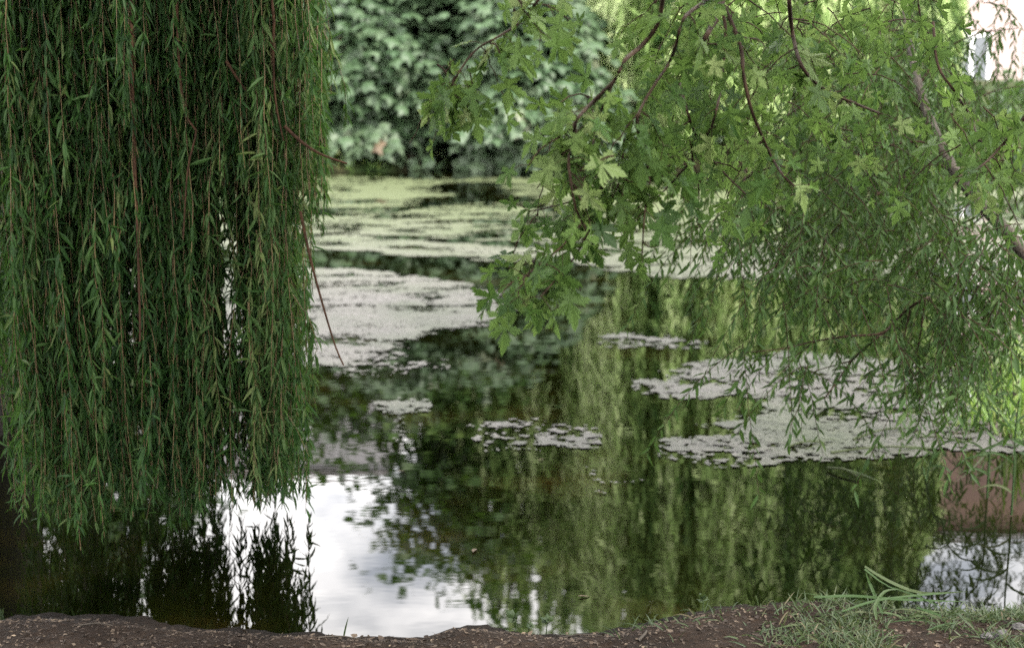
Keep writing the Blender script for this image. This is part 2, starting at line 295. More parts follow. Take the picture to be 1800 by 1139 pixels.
# floating duckweed: cells of a sheet kept where a field of mats and streaks is dense
POLY = [  # (weight, polygon in photograph pixels)
 (.86, [(-100,309),(560,308),(760,318),(960,312),(1330,340),(1900,330),(1900,352),(1330,372),(1000,352),(800,340),(690,362),(520,350),(-100,352)]),
 (.93, [(1080,350),(1330,345),(1330,385),(1180,395),(1080,375)]),
 (.5, [(-100,352),(2000,365),(2000,420),(1250,420),(1000,425),(-100,425)]),
 (.8, [(400,425),(640,418),(820,428),(960,425),(1200,425),(1240,470),(1180,487),(960,455),(800,462),(640,440),(400,445)]),
 (1.1, [(1150,430),(1500,430),(1900,420),(1900,500),(1700,490),(1500,480),(1300,490),(1160,486)]),
 (.82, [(-100,470),(530,478),(620,470),(740,488),(850,503),(880,525),(900,548),(850,572),(770,582),(715,602),(690,632),(600,642),(430,640),(-100,640)]),
 (.8, [(1132,668),(1250,636),(1400,620),(1600,640),(1900,650),(1900,800),(1700,790),(1560,782),(1350,772),(1242,748),(1330,728),(1330,702),(1150,697)]),
 (.5, [(1180,772),(1350,766),(1600,775),(1620,800),(1400,812),(1250,822),(1180,805)]),
 (.25, [(815,748),(930,736),(1040,752),(1048,790),(940,780),(860,786)]),
 (.28, [(670,705),(740,700),(745,725),(680,728)]), (.36, [(440,745),(530,750),(530,785),(440,785)]),
 (.24, [(600,652),(780,630),(780,650),(620,664)]), (.26, [(1040,585),(1230,595),(1230,612),(1080,612)]),
 (-.75, [(790,318),(880,320),(905,345),(830,348),(790,338)]), (-.8, [(560,452),(720,452),(880,462),(990,470),(990,500),(880,505),(700,478),(560,470)]),
 (-.65, [(1262,690),(1330,690),(1345,730),(1262,730)]), (-.6, [(1440,722),(1600,722),(1620,745),(1420,742)]), (-.5, [(740,505),(770,505),(770,515),(740,515)]),
]
gw, gh = 520, 290; GX = np.linspace(-400, 2200, gw); GY = np.linspace(290, 870, gh); PX, PY = np.meshgrid(GX, GY); field = np.zeros((gh, gw))
def inpoly(px, py, poly):
    c = np.zeros(px.shape, bool); n = len(poly)
    for i in range(n):
        (x1, y1), (x2, y2) = poly[i], poly[(i+1) % n]
        if y1 == y2: continue
        cond = ((y1 > py) != (y2 > py)) & (px < (x2-x1)*(py-y1)/(y2-y1)+x1); c ^= cond
    return c
for w, poly in POLY:
    k = inpoly(PX, PY, poly)
    field = np.where(k, np.maximum(field, w) if w > 0 else field+w, field)
def blur(f, ax, n):
    k = np.ones(n)/n; return np.apply_along_axis(lambda v: np.convolve(np.pad(v, n//2, 'edge'), k, 'valid'), ax, f)
for _ in range(2): field = blur(blur(field, 0, 3), 1, 9)
def dens(x, y):
    px, py = project(np.stack([x, y, x*0], -1))
    u = np.clip((px-GX[0])/(GX[1]-GX[0]), 0, gw-1.001); v = np.clip((py-GY[0])/(GY[1]-GY[0]), 0, gh-1.001)
    i = u.astype(int); j = v.astype(int); fu = u-i; fv = v-j
    f = (field[j, i]*(1-fu)+field[j, i+1]*fu)*(1-fv)+(field[j+1, i]*(1-fu)+field[j+1, i+1]*fu)*fv
    return np.where((py < GY[0]) | (py > GY[-1]), 0, f)
rows = []; y = 4.6
while y < 26: rows.append(y); y += max(.012, y*y/4375*1.1)
rows = np.array(rows); colsn = 760; ang = np.linspace(-.5, .5, colsn)
X = ang[None]*rows[:, None]; Y = np.repeat(rows[:, None], colsn, 1)
X = X+rng.normal(0, .22, X.shape)*(Y*.0013); Y = Y+rng.normal(0, .2, Y.shape)*np.gradient(rows)[:, None]
xc = (X[:-1, :-1]+X[1:, 1:])/2; yc = (Y[:-1, :-1]+Y[1:, 1:])/2
d = dens(xc.ravel(), yc.ravel()).reshape(xc.shape)
big = fbm(xc*1.1, yc*1.5, 4, 21); sml = fbm(xc*5, yc*9, 4, 31); fine = fbm(xc*24, yc*26, 2, 41); streak = fbm(xc*1.1, yc*2.3, 4, 51); mid = fbm(xc*2.6, yc*5.5, 3, 61)
fr = sstep(9.5, 13.5, yc)
val = d+(.7+.3*(1-fr))*(big-.5)+2.2*fr*(streak-.5)+2.1*(mid-.5)+1.4*(sml-.5)*(1-.6*fr)+np.where(yc < 9.3, 1.5+1.1*(d < .62), .8)*(fine-.5)*(yc < 15)
keep = (val+rng.normal(0, .085, val.shape) > .52) & (d > .06) & (shore_s(xc, yc)[0] < -.05)
j, i = np.nonzero(keep); idx = j*colsn+i
q = np.stack([idx, idx+1, idx+colsn+1, idx+colsn], -1); used, inv = np.unique(q.ravel(), return_inverse=True)
P = np.stack([X.ravel(), Y.ravel(), .004+rng.random(X.size)*.0025], -1)[used]
a = Acc(); a.add(P, inv, np.full(len(q), 4), .5)
tag(a.build('duckweed', 'duckweed'), 'pale mats and streaks of floating duckweed spread over the pond', 'duckweed', kind='stuff')
# loose fronds round the mats
n = 60000; x = rng.uniform(-2.5, 3.4, n); yy = 4.4+rng.random(n)**1.3*9
d = dens(x, yy); k = (d > .08) & (rng.random(n) < (d*.8)) & (np.abs(x) < .42*yy) & (shore_s(x, yy)[0] < -.05) & (fbm(x*3, yy*4, 3, 77) > .5)
x, yy, d = x[k], yy[k], d[k]; n = len(x); th = rng.uniform(0, 2*pi, n)
a = Acc(); a.leaves(HEX, np.stack([x, yy, np.full(n, .007)], -1), np.stack([np.cos(th), np.sin(th), th*0], -1), np.array([[0, 0, 1.]]).repeat(n, 0)+rng.normal(0, .12, (n, 3)), np.where(d > .2, rng.uniform(.012, .045, n), rng.uniform(.008, .02, n)), rng.random(n))
for pts in ([(1030,822),(1042,832),(1045,840),(1062,846),(1090,847),(1130,842)],[(1045,862),(1070,865)],[(690,715),(705,745),(700,772)],[(850,790),(900,785),(950,790)]):
    P = catmull([on(u, v, .007) for u, v in pts], .02)+rng.normal(0, .008, (1, 3))*[1, 1, 0]; n = len(P); a.leaves(HEX, P+rng.normal(0, .01, (n, 3))*[1, 1, 0], rng.normal(0, 1, (n, 3))*[1, 1, 0], np.tile([0, 0, 1.], (n, 1)), rng.uniform(.008, .028, n), .5)
tag(a.build('duckweed_fronds', 'duckweed'), 'loose single duckweed fronds drifting between the mats', 'duckweed', kind='stuff')

# ------------------------------------------------------------------ weeping foliage
def strand(leaf, stem, T, top, length, size, spacing, r=.0022, sway=.12, tintb=0., open_=.5, side=True, k=3, curve=None):
    n = max(4, int(length/.12)); z = np.linspace(0, -length, n); t = np.linspace(0, 1, n)
    ph = rng.uniform(0, 6.28, 2); am = rng.normal(0, sway, 2); wob = rng.normal(0, .008, (n, 2)).cumsum(0)
    off = np.stack([am[0]*np.sin(t*2.2+ph[0])-am[0]*sin(ph[0])+wob[:, 0], am[1]*np.sin(t*2.2+ph[1])-am[1]*sin(ph[1])+wob[:, 1], z], -1)
    P = np.asarray(top)+off
    if stem is not None: stem.tube(P, r, r*.45, k, rng.random())
    m = int(length/spacing); tt = np.sort(rng.random(m)); f = tt*(n-1); i = np.minimum(f.astype(int), n-2); f = (f-i)[:, None]
    p = P[i]*(1-f)+P[i+1]*f
    az = rng.uniform(0, 2*pi, m); out_ = np.stack([np.cos(az), np.sin(az), np.zeros(m)], -1)
    axs = out_*rng.uniform(.1, open_+.45, m)[:, None]+np.array([0, 0, -1.])+rng.normal(0, .24, (m, 3)); k2 = rng.random(m) < .1; axs[k2, 2] += .9
    nr = out_+np.array([0, 0, .5])+rng.normal(0, .35, (m, 3))
    leaf.leaves(T, p, axs, nr, size*rng.uniform(.65, 1.15, m)*(1-.35*tt**3), np.clip(rng.normal(.42+tintb, .2, m), 0, 1), rng.uniform(.75, 1.2, m))
    return P

# the large near willow, its curtain hanging over the water on the left
root = empty('weeping_willow', (-3.0, 7.3, float(ground_z(np.array([-3.0]), np.array([7.3]))[0])))
tag(root, 'large dark green weeping willow whose leafy curtain hangs down over the left of the pond', 'tree')
trunk = Acc(); trunk.tube(catmull([(-3.0, 7.3, -.1), (-2.98, 7.3, .9), (-3.0, 7.1, 2.3), (-3.1, 6.8, 3.6), (-3.0, 6.7, 5.2)], .15), .48, .26, 14); part(trunk, 'trunk', 'dark_bark', root)
for pts in ([(-3.2, 6.9, 3.0), (-2.6, 6.4, 3.9), (-1.8, 5.7, 4.2), (-1.0, 5.3, 3.7)], [(-3.1, 6.8, 3.5), (-2.3, 6.8, 4.5), (-1.3, 6.4, 4.6), (-.8, 6.2, 3.9)], [(-3.1, 6.8, 3.6), (-3.2, 5.6, 4.4), (-2.8, 4.6, 4.2)]):
    a = Acc(); a.tube(catmull(pts, .15), .1, .03, 8); part(a, 'limb', 'dark_bark', root)
leaf = Acc(); stem = Acc()
def hem(px):   # photograph row where the front strands end
    return np.interp(px, [-80, 20, 60, 140, 200, 260, 330, 400, 425, 470, 505, 520, 535, 548, 562, 578, 592], [880, 890, 915, 920, 895, 880, 915, 885, 850, 850, 800, 700, 640, 470, 400, 320, 180])
gaps = [(419, 25), (252, 19), (186, 9)]
ropes = [(-90, .4), (-40, .5), (20, .25), (52, 1), (84, 1), (112, 1), (140, 1), (164, 1), (206, 1), (228, .9), (276, 1.1), (302, 1), (330, 1.1), (356, 1), (380, 1), (456, 1), (472, 1), (488, 1.1), (503, 1), (520, .6), (538, .5), (556, .45), (572, .3)]
ropes += [(252, .5), (419, .7), (408, .3), (430, .3)]; rp = np.array([w for _, w in ropes]); rp /= rp.sum(); roff = rng.normal(0, 24, len(ropes))
for cnt in range(500):
    px, rw = ropes[rng.choice(len(ropes), p=rp)]; d = rng.choice([4.9, 5.15, 5.5, 5.9, 6.3, 6.8], p=[.28, .22, .18, .14, .1, .08])+rng.normal(0, .08)
    rk = [w for w, _ in ropes].index(px); px += rng.normal(0, 8)
    gap = any(abs(px-g) < w-2 for g, w in gaps)
    if px > 425 and d > 5.3 and rng.random() < .7: continue
    h = hem(px+14)-12+roff[rk]+rng.normal(0, 20)-abs(rng.normal(0, 60))*(rng.random() < .35)
    if gap: h = rng.uniform(200, 400) if px > 350 else rng.uniform(250, 440)
    if px < 38: h = rng.uniform(120, 480)
    b = at(px, h, d); zb = max(b[2], .1+.12*rng.random())
    if d > 5.6: zb = max(zb, .12+.2*rng.random())
    zt = rng.uniform(2.7, 3.9); tb = rng.normal(.16*(px > 470)+.05*(px > 300), .13)  # right-hand strands tinted lighter: light from the open side put into leaf colour
    strand(leaf, stem, LANCE, (b[0], b[1], zt), zt-zb, .086, .0142, .0032, .016, tb, .25)
    for _ in range(rng.integers(1, 4)):      # side shoots make the strands fork and fluff out
        z0 = rng.uniform(zb+.25, min(zt, 2.4)); strand(leaf, stem, LANCE, (b[0]+rng.normal(0, .025), b[1]+rng.normal(0, .04), z0), min(z0-zb, rng.uniform(.3, .8)), .088, .0145, .002, .035, tb+rng.normal(.06, .1), .4)
for _ in range(75):      # short forked ends at the free right-hand side of the curtain
    px = rng.choice([450, 466, 482, 496, 508])+rng.normal(0, 9); b = at(px, 858+rng.normal(0, 22), rng.uniform(4.85, 5.7)); z0 = rng.uniform(.8, 1.5)
    strand(leaf, stem, LANCE, (b[0], b[1], z0), z0-max(.08, b[2]), .09, .015, .002, .03, .1, .4)
# deeper, sparser layers of the same curtain, and the crown above
for _ in range(110):
    x = rng.uniform(-5.2, -1.5); y = rng.uniform(6.8, 9.8)
    if x > -.36*y+1.0 or any(abs(900+2500*x/y-g) < w+14 for g, w in gaps): continue
    if 900+2500*x/y < 70: continue
    zt = rng.uniform(3, 4.5); zb = rng.uniform(.15, .8); strand(leaf, None, LANCE, (x, y, zt), zt-zb, .13, .022, sway=.04, tintb=-.1)
n = 4500; x = rng.normal(-2.6, 1.0, n); y = rng.normal(6.3, 1.2, n); z = 3.4+rng.random(n)*2.6
k = (z > 2.5+.06*y) & (x < -.55+.1*rng.normal(size=n)); x, y, z = x[k], y[k], z[k]; n = len(x)
leaf.leaves(LANCE, np.stack([x, y, z], -1), rng.normal(0, .6, (n, 3))+[0, 0, -1], rng.normal(0, 1, (n, 3)), .2, rng.random(n)*.6, 1.8)
part(leaf, 'crown', 'willow_leaf', root); part(stem, 'hanging_twigs', 'willow_twig', root)
for pts, r in (([(475,-20),(482,40),(480,70),(482,150),(488,200),(500,255)], .0055), ([(528,372),(540,430),(552,480),(570,545),(590,610),(604,642)], .0055), ([(500,222),(530,250),(565,272),(610,288)], .0065), ([(398,108),(412,130),(432,160)], .006), ([(232,-20),(232,120),(236,260),(242,420),(246,560),(246,600)], .007), ([(310,-20),(316,130),(330,210),(345,230),(330,300),(322,420)], .005)):
    a = Acc(); P = [at(px, py, 4.75) for px, py in pts]; a.tube(catmull(P, .03), r, r*.5, 6); part(a, 'bare_twig', 'twig', root)

# ------------------------------------------------------------------ maple branches overhead on the right
def spray(leaf, stem, T, p0, d0, length, pairs, size, r=.0022, droop=.5, tintb=0., facing=(0, -.5, .75), spread=1.):
    n = 8; t = np.linspace(0, 1, n)[:, None]; d0 = unit(np.asarray(d0))
    P = np.asarray(p0)+d0*length*t+np.array([0, 0, -droop*length])*t**2+rng.normal(0, .006, (n, 3)).cumsum(0)*.5
    stem.tube(P, r, r*.5, 4, rng.random()); put_pairs(leaf, stem, T, P, pairs, size, tintb, facing, spread)
def put_pairs(leaf, stem, T, P, pairs, size, tintb=0., facing=(0, -.5, .75), spread=1., t0=.12):
    n = len(P); tt = np.linspace(t0, 1, pairs)
    tn = unit(np.gradient(P, axis=0)); pos = []; ax = []; nr = []; sz = []
    for q, t in enumerate(tt):
        f = t*(n-1); i = min(int(f), n-2); p = P[i]*(1-f+i)+P[i+1]*(f-i); d = tn[i]
        fc = unit(np.asarray(facing)+rng.normal(0, .35, 3)); s = unit(np.cross(d, fc))
        for sg in (-1, 1):
            if rng.random() < .1: continue
            a = unit(sg*s*spread*rng.uniform(.6, 1)+d*rng.uniform(.35, .8)+np.array([0, .35, -.35])+rng.normal(0, .18, 3))
            pl = size*rng.uniform(.3, .6); tip = p+a*pl; 
            stem.tube(np.array([p, p+a*pl*.5+[0, 0, .004], tip]), .0011, .0008, 3, .8)
            a2 = unit(a+np.array([0, 0, -.3])); pos.append(tip); ax.append(a2); nr.append(fc+rng.normal(0, .25, 3)); sz.append(size*rng.uniform(.6, 1.1)*(1-.25*(q == len(tt)-1)))
    m = len(pos)
    tb = rng.normal(0, .13)
    for k in range(m): leaf.leaves(MAPLES[rng.integers(5)], pos[k:k+1], ax[k:k+1], nr[k:k+1], np.array(sz[k:k+1])*rng.uniform(.8, 1.08), np.clip(rng.normal(.48+tintb+tb, .2, 1), 0, 1), rng.uniform(.8, 1.05, 1))
def inside(poly): 
    xs = [p[0] for p in poly]; ys = [p[1] for p in poly]
    while True:
        x, y = rng.uniform(min(xs), max(xs)), rng.uniform(min(ys), max(ys))
        if inpoly(np.array([x]), np.array([y]), poly)[0]: return x, y
root = empty('silver_maple', (2.6, .6, float(ground_z(np.array([2.6]), np.array([.6]))[0])))
tag(root, 'silver maple reaching drooping twigs of deeply lobed light green leaves over the upper right', 'tree')
a = Acc(); a.tube(catmull([(2.6, .6, -.1), (2.55, .7, 1.2), (2.4, .9, 2.8), (2.3, 1.0, 4.6), (2.2, 1.0, 6.2)], .15), .24, .1, 12); part(a, 'trunk', 'bark', root)
tw = [  # (depth, radius, points in photograph pixels)
 (3.5, .0085, [(1271,-6),(1262,22),(1240,67),(1218,93),(1190,112)]),
 (3.3, .005, [(1248,-10),(1238,4),(1202,33),(1189,76),(1178,107),(1156,142),(1133,178),(1120,213),(1129,258),(1138,284),(1169,302)]),
 (3.15, .0055, [(1168,-20),(1164,4),(1156,44),(1129,80),(1098,107),(1080,142),(1044,178),(1013,213),(1009,253),(1000,276),(1002,311),(1013,369),(1036,413)]),
 (3.55, .0045, [(1271,22),(1276,62),(1269,133),(1258,200),(1240,249)]),
 (3.5, .0055, [(1272,10),(1293,58),(1304,93),(1307,133),(1320,191),(1338,236),(1356,276),(1378,311),(1396,327)]),
 (3.6, .004, [(1196,147),(1209,200),(1231,253),(1267,298),(1311,342)]),
 (3.7, .006, [(1385,-20),(1387,0),(1393,58),(1409,116),(1440,151),(1471,169),(1507,184),(1547,200)]),
 (3.3, .0035, [(1151,231),(1138,284),(1142,320),(1133,378),(1129,444)]),
 (3.35, .003, [(1218,280),(1182,320),(1147,356)]),
 (3.6, .0045, [(1840,150),(1800,209),(1764,253),(1724,293),(1684,311)]),
 (4.0, .004, [(1640,40),(1649,116),(1680,164),(1707,209),(1720,249)]),
 (3.2, .003, [(1036,405),(1005,459),(951,521)]), (3.2, .003, [(1013,369),(1023,390),(987,434),(919,488)]),
 (3.3, .004, [(975,-30),(947,0),(917,37),(873,67),(843,83),(820,107),(800,140),(777,180)]),
 (3.25, .003, [(1080,142),(1050,215),(1040,290),(1060,330)]), (3.2, .003, [(1013,213),(985,240),(950,262),(930,290)]),
 (3.4, .003, [(1098,245),(1085,330),(1045,380)]), (3.3, .003, [(1060,330),(1030,345),(985,360),(930,372)]),
 (3.4, .003, [(1044,178),(1020,165),(1000,170),(980,185)]),
]
leaf = Acc(); stem = Acc(); limb = Acc()
for d, r, pts in tw:
    P = catmull([at(px, py, d+.12*math.sin(i*1.3+px)) for i, (px, py) in enumerate(pts)], .02)
    a = Acc(); a.tube(P, r*1.05, r*.5, 6); part(a, 'branch', 'maple_twig', root)
    ln = np.linalg.norm(np.diff(P, axis=0), axis=1).sum()
    put_pairs(leaf, stem, MAPLE, P, max(3, int(ln/.085)), .082, 0, spread=1., t0=.34 if pts[0][0] == 1168 else .12)
    for _ in range(int(ln/.24)):
        i = rng.integers(int(len(P)*(.34 if pts[0][0] == 1168 else .15)), len(P)); sx_ = rng.choice([-1, 1])
        spray(leaf, stem, MAPLE, P[i], (sx_*rng.uniform(.3, 1), rng.uniform(0, .8), rng.uniform(-.7, .2)), rng.uniform(.05, .13), rng.integers(1, 3), .085)
for poly, nn, dr, ln, sz in (
   ([(890,0),(950,0),(940,25),(900,25)], 3, (3.2, 3.5), .08, .085), ([(750,115),(810,110),(830,140),(800,175),(760,180)], 6, (3.2, 3.4), .08, .085),
   ([(930,245),(1000,180),(1060,180),(1120,250),(1130,400),(1000,400),(940,320)], 9, (3.1, 3.7), .09, .085), ([(900,480),(950,450),(1040,470),(1030,500),(930,530)], 6, (3.1, 3.4), .08, .09),
   ([(1110,130),(1200,40),(1420,20),(1400,300),(1330,330),(1150,380),(1110,300)], 24, (3.4, 4.6), .15, .088), ([(1200,-40),(1640,-40),(1640,60),(1200,60)], 34, (3.8, 5.2), .2, .09),
   ([(1240,60),(1620,40),(1560,260),(1400,310),(1260,270)], 62, (4.6, 6.4), .25, .09),
   ([(1620,170),(1800,190),(1800,310),(1660,300)], 6, (3.5, 4.2), .15, .088), ([(1100,-40),(1190,-40),(1180,20),(1120,30)], 1, (3.2, 3.6), .1, .085)):
    for _ in range(nn):
        px, py = inside(poly); p = at(px, py-12, rng.uniform(*dr))
        spray(leaf, stem, MAPLE, p, (rng.normal(0, .7), rng.normal(0, .5), rng.uniform(-.6, .2)), ln*rng.uniform(.6, 1.2), rng.integers(2, 4), sz)
# limbs and the part of the crown above the frame, which shades the bank
for pts in ([(2.4, .9, 2.8), (1.9, 1.9, 3.3), (1.1, 2.9, 2.9), (.53, 3.45, 2.1)], [(2.35, .95, 3.2), (2.0, 2.2, 3.4), (1.2, 3.3, 2.7), (.72, 3.7, 2.05)], [(2.3, 1, 4.4), (1.0, 1.2, 5.0), (-.6, 1.4, 4.9)], [(2.3, 1, 4.2), (1.8, -1, 4.9), (.8, -2.2, 5)], [(2.4, .9, 3.4), (2.9, 2.4, 3.6), (3.2, 4, 3.2)]):
    a = Acc(); a.tube(catmull(pts, .12), .05, .009, 8); part(a, 'limb', 'bark', root)
n = 9000; x = rng.uniform(-3.2, 3.6, n); y = rng.uniform(-3.5, 4.4, n); z = rng.uniform(3.1, 5.6, n); k = fbm(x*1.1, y*1.1+z, 3, 15) > .42; x, y, z = x[k], y[k], z[k]; n = len(x)
leaf.leaves(HEX, np.stack([x, y, z], -1), rng.normal(0, 1, (n, 3))+[0, 0, -.5], rng.normal(0, .5, (n, 3))+[0, 0, 1], rng.uniform(.13, .2, n), rng.random(n), 1.1)
part(leaf, 'crown', 'maple_leaf', root); part(stem, 'leaf_stalks', 'maple_twig', root)

# ------------------------------------------------------------------ leaning narrow-leaved willow at the right
root = empty('leaning_willow', (2.9, 5.65, .05))
tag(root, 'grey-trunked willow leaning in from the right edge with small narrow leaves dangling over the water', 'tree')
a = Acc(); P = catmull([(2.9, 5.65, -.12), (2.5, 5.65, .45), at(1800, 446, 5.65), at(1740, 376, 5.7), at(1690, 318, 5.8), at(1650, 248, 6.0), at(1615, 150, 6.3), at(1590, 20, 6.8), at(1575, -180, 7)], .06); a.tube(P, .045*(1-.82*np.linspace(0, 1, len(P))**.8), 0, 10); part(a, 'trunk', 'bark', root)
arch = [(5.5, .009, [(1990,600),(1880,555),(1800,529),(1758,515),(1703,511),(1659,516),(1618,529),(1585,553),(1556,583),(1533,601),(1497,634),(1471,671),(1449,701)]),
 (5.6, .0065, [(1880,560),(1800,542),(1758,539),(1714,548),(1666,568),(1640,600)]), (5.5, .0045, [(1626,528),(1618,586),(1611,623),(1608,650)]),
 (5.4, .005, [(1556,583),(1541,588),(1482,592),(1427,601),(1380,612),(1310,620)]), (6.0, .006, [(1690,315),(1640,290),(1560,330),(1480,390),(1420,470),(1390,540)]),
 (6.1, .006, [(1670,285),(1620,250),(1520,270),(1420,330),(1330,370),(1260,380)]), (6.2, .005, [(1740,370),(1700,400),(1640,420),(1580,470),(1560,520)]),
 (6.2, .005, [(1650,245),(1620,300),(1605,380),(1590,440),(1575,500)]), (5.6, .005, [(1770,400),(1780,470),(1770,560),(1760,640),(1750,700)]),
 (7.0, .006, [(1640,230),(1690,190),(1750,160),(1810,150)]), (7.0, .006, [(1615,150),(1660,90),(1720,60),(1790,50)]), (7.0, .006, [(1630,200),(1560,150),(1480,140),(1400,180)]),
 (5.4, .0035, [(1600,545),(1590,600),(1600,660),(1620,710)]), (5.4, .0035, [(1700,511),(1690,570),(1680,640),(1670,690)]), (5.4, .003, [(1497,634),(1440,650),(1400,665)])]
leaf = Acc(); stem = Acc()
def lspray(p0, d0, length, size=.062, gap=.02, tintb=0.):
    n = 7; t = np.linspace(0, 1, n)[:, None]; P = np.asarray(p0)+unit(np.asarray(d0))*length*t+np.array([0, 0, -.6*length])*t**2+rng.normal(0, .004, (n, 3)).cumsum(0)
    stem.tube(P, .0022, .001, 3, rng.random()); alt_leaves(P, size, gap, tintb)
def alt_leaves(P, size=.062, gap=.02, tintb=0.):
    ln = np.linalg.norm(np.diff(P, axis=0), axis=1).sum(); m = max(4, int(ln/gap)); t = np.linspace(.05, 1, m)*(len(P)-1); i = np.minimum(t.astype(int), len(P)-2); f = (t-i)[:, None]
    p = P[i]*(1-f)+P[i+1]*f; d = unit(np.gradient(P, axis=0))[i]; s = unit(np.cross(d, rng.normal(0, .5, (m, 3))+[0, -1, .3]))*np.where(np.arange(m) % 2, 1, -1)[:, None]
    ax = s*.7+d*.55+np.array([0, 0, -.55])+rng.normal(0, .2, (m, 3)); nr = np.array([0, -.6, .6])+rng.normal(0, .5, (m, 3))
    leaf.leaves(LANCE, p, ax, nr, size*rng.uniform(.6, 1.15, m), np.clip(rng.normal(.45+tintb, .2, m), 0, 1), rng.uniform(1.1, 1.7, m))
for d, r, pts in arch:
    P = catmull([at(px, py, d+.15*math.sin(i*.9+px*.1)) for i, (px, py) in enumerate(pts)], .03)
    a = Acc(); a.tube(P, r, r*.35, 6); part(a, 'branch', 'maple_twig', root)
    ln = np.linalg.norm(np.diff(P, axis=0), axis=1).sum(); alt_leaves(P[int(len(P)*.6):], .065, .028)
    for _ in range(int(ln/(.075 if max(q[1] for q in pts) < 560 else .2))):
        i = rng.integers(int(len(P)*.12), len(P)); lspray(P[i], (rng.normal(0, .7), rng.normal(0, .7), rng.uniform(-.9, .2)), rng.uniform(.12, .35))
for poly, nn, dr in (([(1180,330),(1330,300),(1640,200),(1660,330),(1700,420),(1600,460),(1330,450),(1200,400)], 170, (5.2, 6.6)), ([(1400,330),(1600,300),(1620,400),(1560,500),(1450,450)], 85, (7.6, 9.2)), ([(1640,420),(1800,400),(1800,540),(1680,540)], 45, (4.9, 5.4)),
   ([(1330,420),(1600,440),(1760,430),(1800,620),(1640,560),(1540,560),(1350,560),(1300,480)], 50, (4.9, 5.8)), ([(1580,-20),(1800,-20),(1800,60),(1700,40),(1640,90),(1580,120)], 20, (6.5, 7.5)), ([(1560,100),(1800,100),(1800,330),(1650,330),(1560,300)], 75, (6.5, 8)), ([(1380,60),(1640,20),(1680,330),(1400,330)], 180, (5.6, 7.4)),
   ([(1650,260),(1760,300),(1770,400),(1700,380),(1650,320)], 12, (5.0, 5.6)), ([(1540,585),(1800,560),(1800,640),(1580,650)], 26, (6.5, 7.2)), ([(1580,640),(1680,640),(1650,690),(1600,690)], 5, (6.5, 6.9)), ([(1400,590),(1540,600),(1480,650),(1400,640)], 7, (6.4, 6.9)), ([(1560,160),(1860,160),(1860,310),(1580,320)], 85, (7.8, 9.2)), ([(1250,380),(1400,400),(1380,480),(1270,470)], 10, (5.2, 5.6)), ([(1560,600),(1700,610),(1700,650),(1570,650)], 11, (5.0, 5.5)), ([(1730,430),(1800,430),(1800,760),(1755,740)], 14, (5.4, 6.2)), ([(1270,610),(1310,612),(1310,625),(1275,625)], 3, (5.1, 5.4)), ([(1380,640),(1440,650),(1430,680)], 4, (5.1, 5.4))):
    for _ in range(nn):
        px, py = inside(poly); lspray(at(px, py-12, rng.uniform(*dr)), (rng.normal(0, .7), rng.normal(0, .6), rng.uniform(-1, .1)), rng.uniform(.15, .4))
n = 5000; x = rng.normal(3.2, 1.0, n); y = rng.normal(7.3, 1.0, n); z = rng.uniform(2.6, 4.6, n)
leaf.leaves(LANCE, np.stack([x, y, z], -1), rng.normal(0, .6, (n, 3))+[0, 0, -.6], rng.normal(0, 1, (n, 3)), .16, rng.random(n), 1.7)
part(leaf, 'crown', 'osier_leaf', root); part(stem, 'twigs', 'maple_twig', root)

# ------------------------------------------------------------------ far shore
def gz(x, y): return float(ground_z(np.array([float(x)]), np.array([float(y)]))[0])
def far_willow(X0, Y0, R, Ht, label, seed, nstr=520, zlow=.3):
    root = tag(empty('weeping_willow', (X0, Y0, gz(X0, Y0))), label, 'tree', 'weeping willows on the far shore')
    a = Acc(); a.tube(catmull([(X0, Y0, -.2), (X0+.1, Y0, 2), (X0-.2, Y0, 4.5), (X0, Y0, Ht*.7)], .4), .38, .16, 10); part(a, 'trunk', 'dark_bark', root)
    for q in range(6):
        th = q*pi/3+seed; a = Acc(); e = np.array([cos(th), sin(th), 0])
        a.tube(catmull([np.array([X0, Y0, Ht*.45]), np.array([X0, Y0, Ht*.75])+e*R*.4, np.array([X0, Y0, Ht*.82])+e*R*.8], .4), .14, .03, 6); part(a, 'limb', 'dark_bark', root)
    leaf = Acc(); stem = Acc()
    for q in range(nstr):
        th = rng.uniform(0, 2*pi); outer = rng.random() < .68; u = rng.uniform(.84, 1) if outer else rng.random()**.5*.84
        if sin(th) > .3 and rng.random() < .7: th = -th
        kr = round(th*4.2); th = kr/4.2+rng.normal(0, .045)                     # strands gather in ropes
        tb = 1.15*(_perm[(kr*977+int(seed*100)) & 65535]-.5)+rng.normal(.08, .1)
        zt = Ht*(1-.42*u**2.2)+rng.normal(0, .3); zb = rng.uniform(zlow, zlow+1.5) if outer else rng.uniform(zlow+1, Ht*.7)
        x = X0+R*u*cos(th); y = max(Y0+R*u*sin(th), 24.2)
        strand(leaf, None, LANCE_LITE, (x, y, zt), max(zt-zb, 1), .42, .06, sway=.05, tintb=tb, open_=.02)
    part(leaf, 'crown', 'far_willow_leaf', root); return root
far_willow(4.3, 28.6, 3.2, 14.0, 'pale weeping willow on the far shore, left one, its curtain ending beside the dark bushes', .3, 620)
far_willow(6.5, 29.8, 2.6, 13.0, 'weeping willow on the far shore half hidden behind the maple twigs and leaning trunk', 1.1, 480)

far_willow(.9, 31.2, 2.9, 11.9, 'weeping willow whose high curtain hangs above the middle bushes, seen mostly mirrored in the pond', 2.0, 420, 4.2)

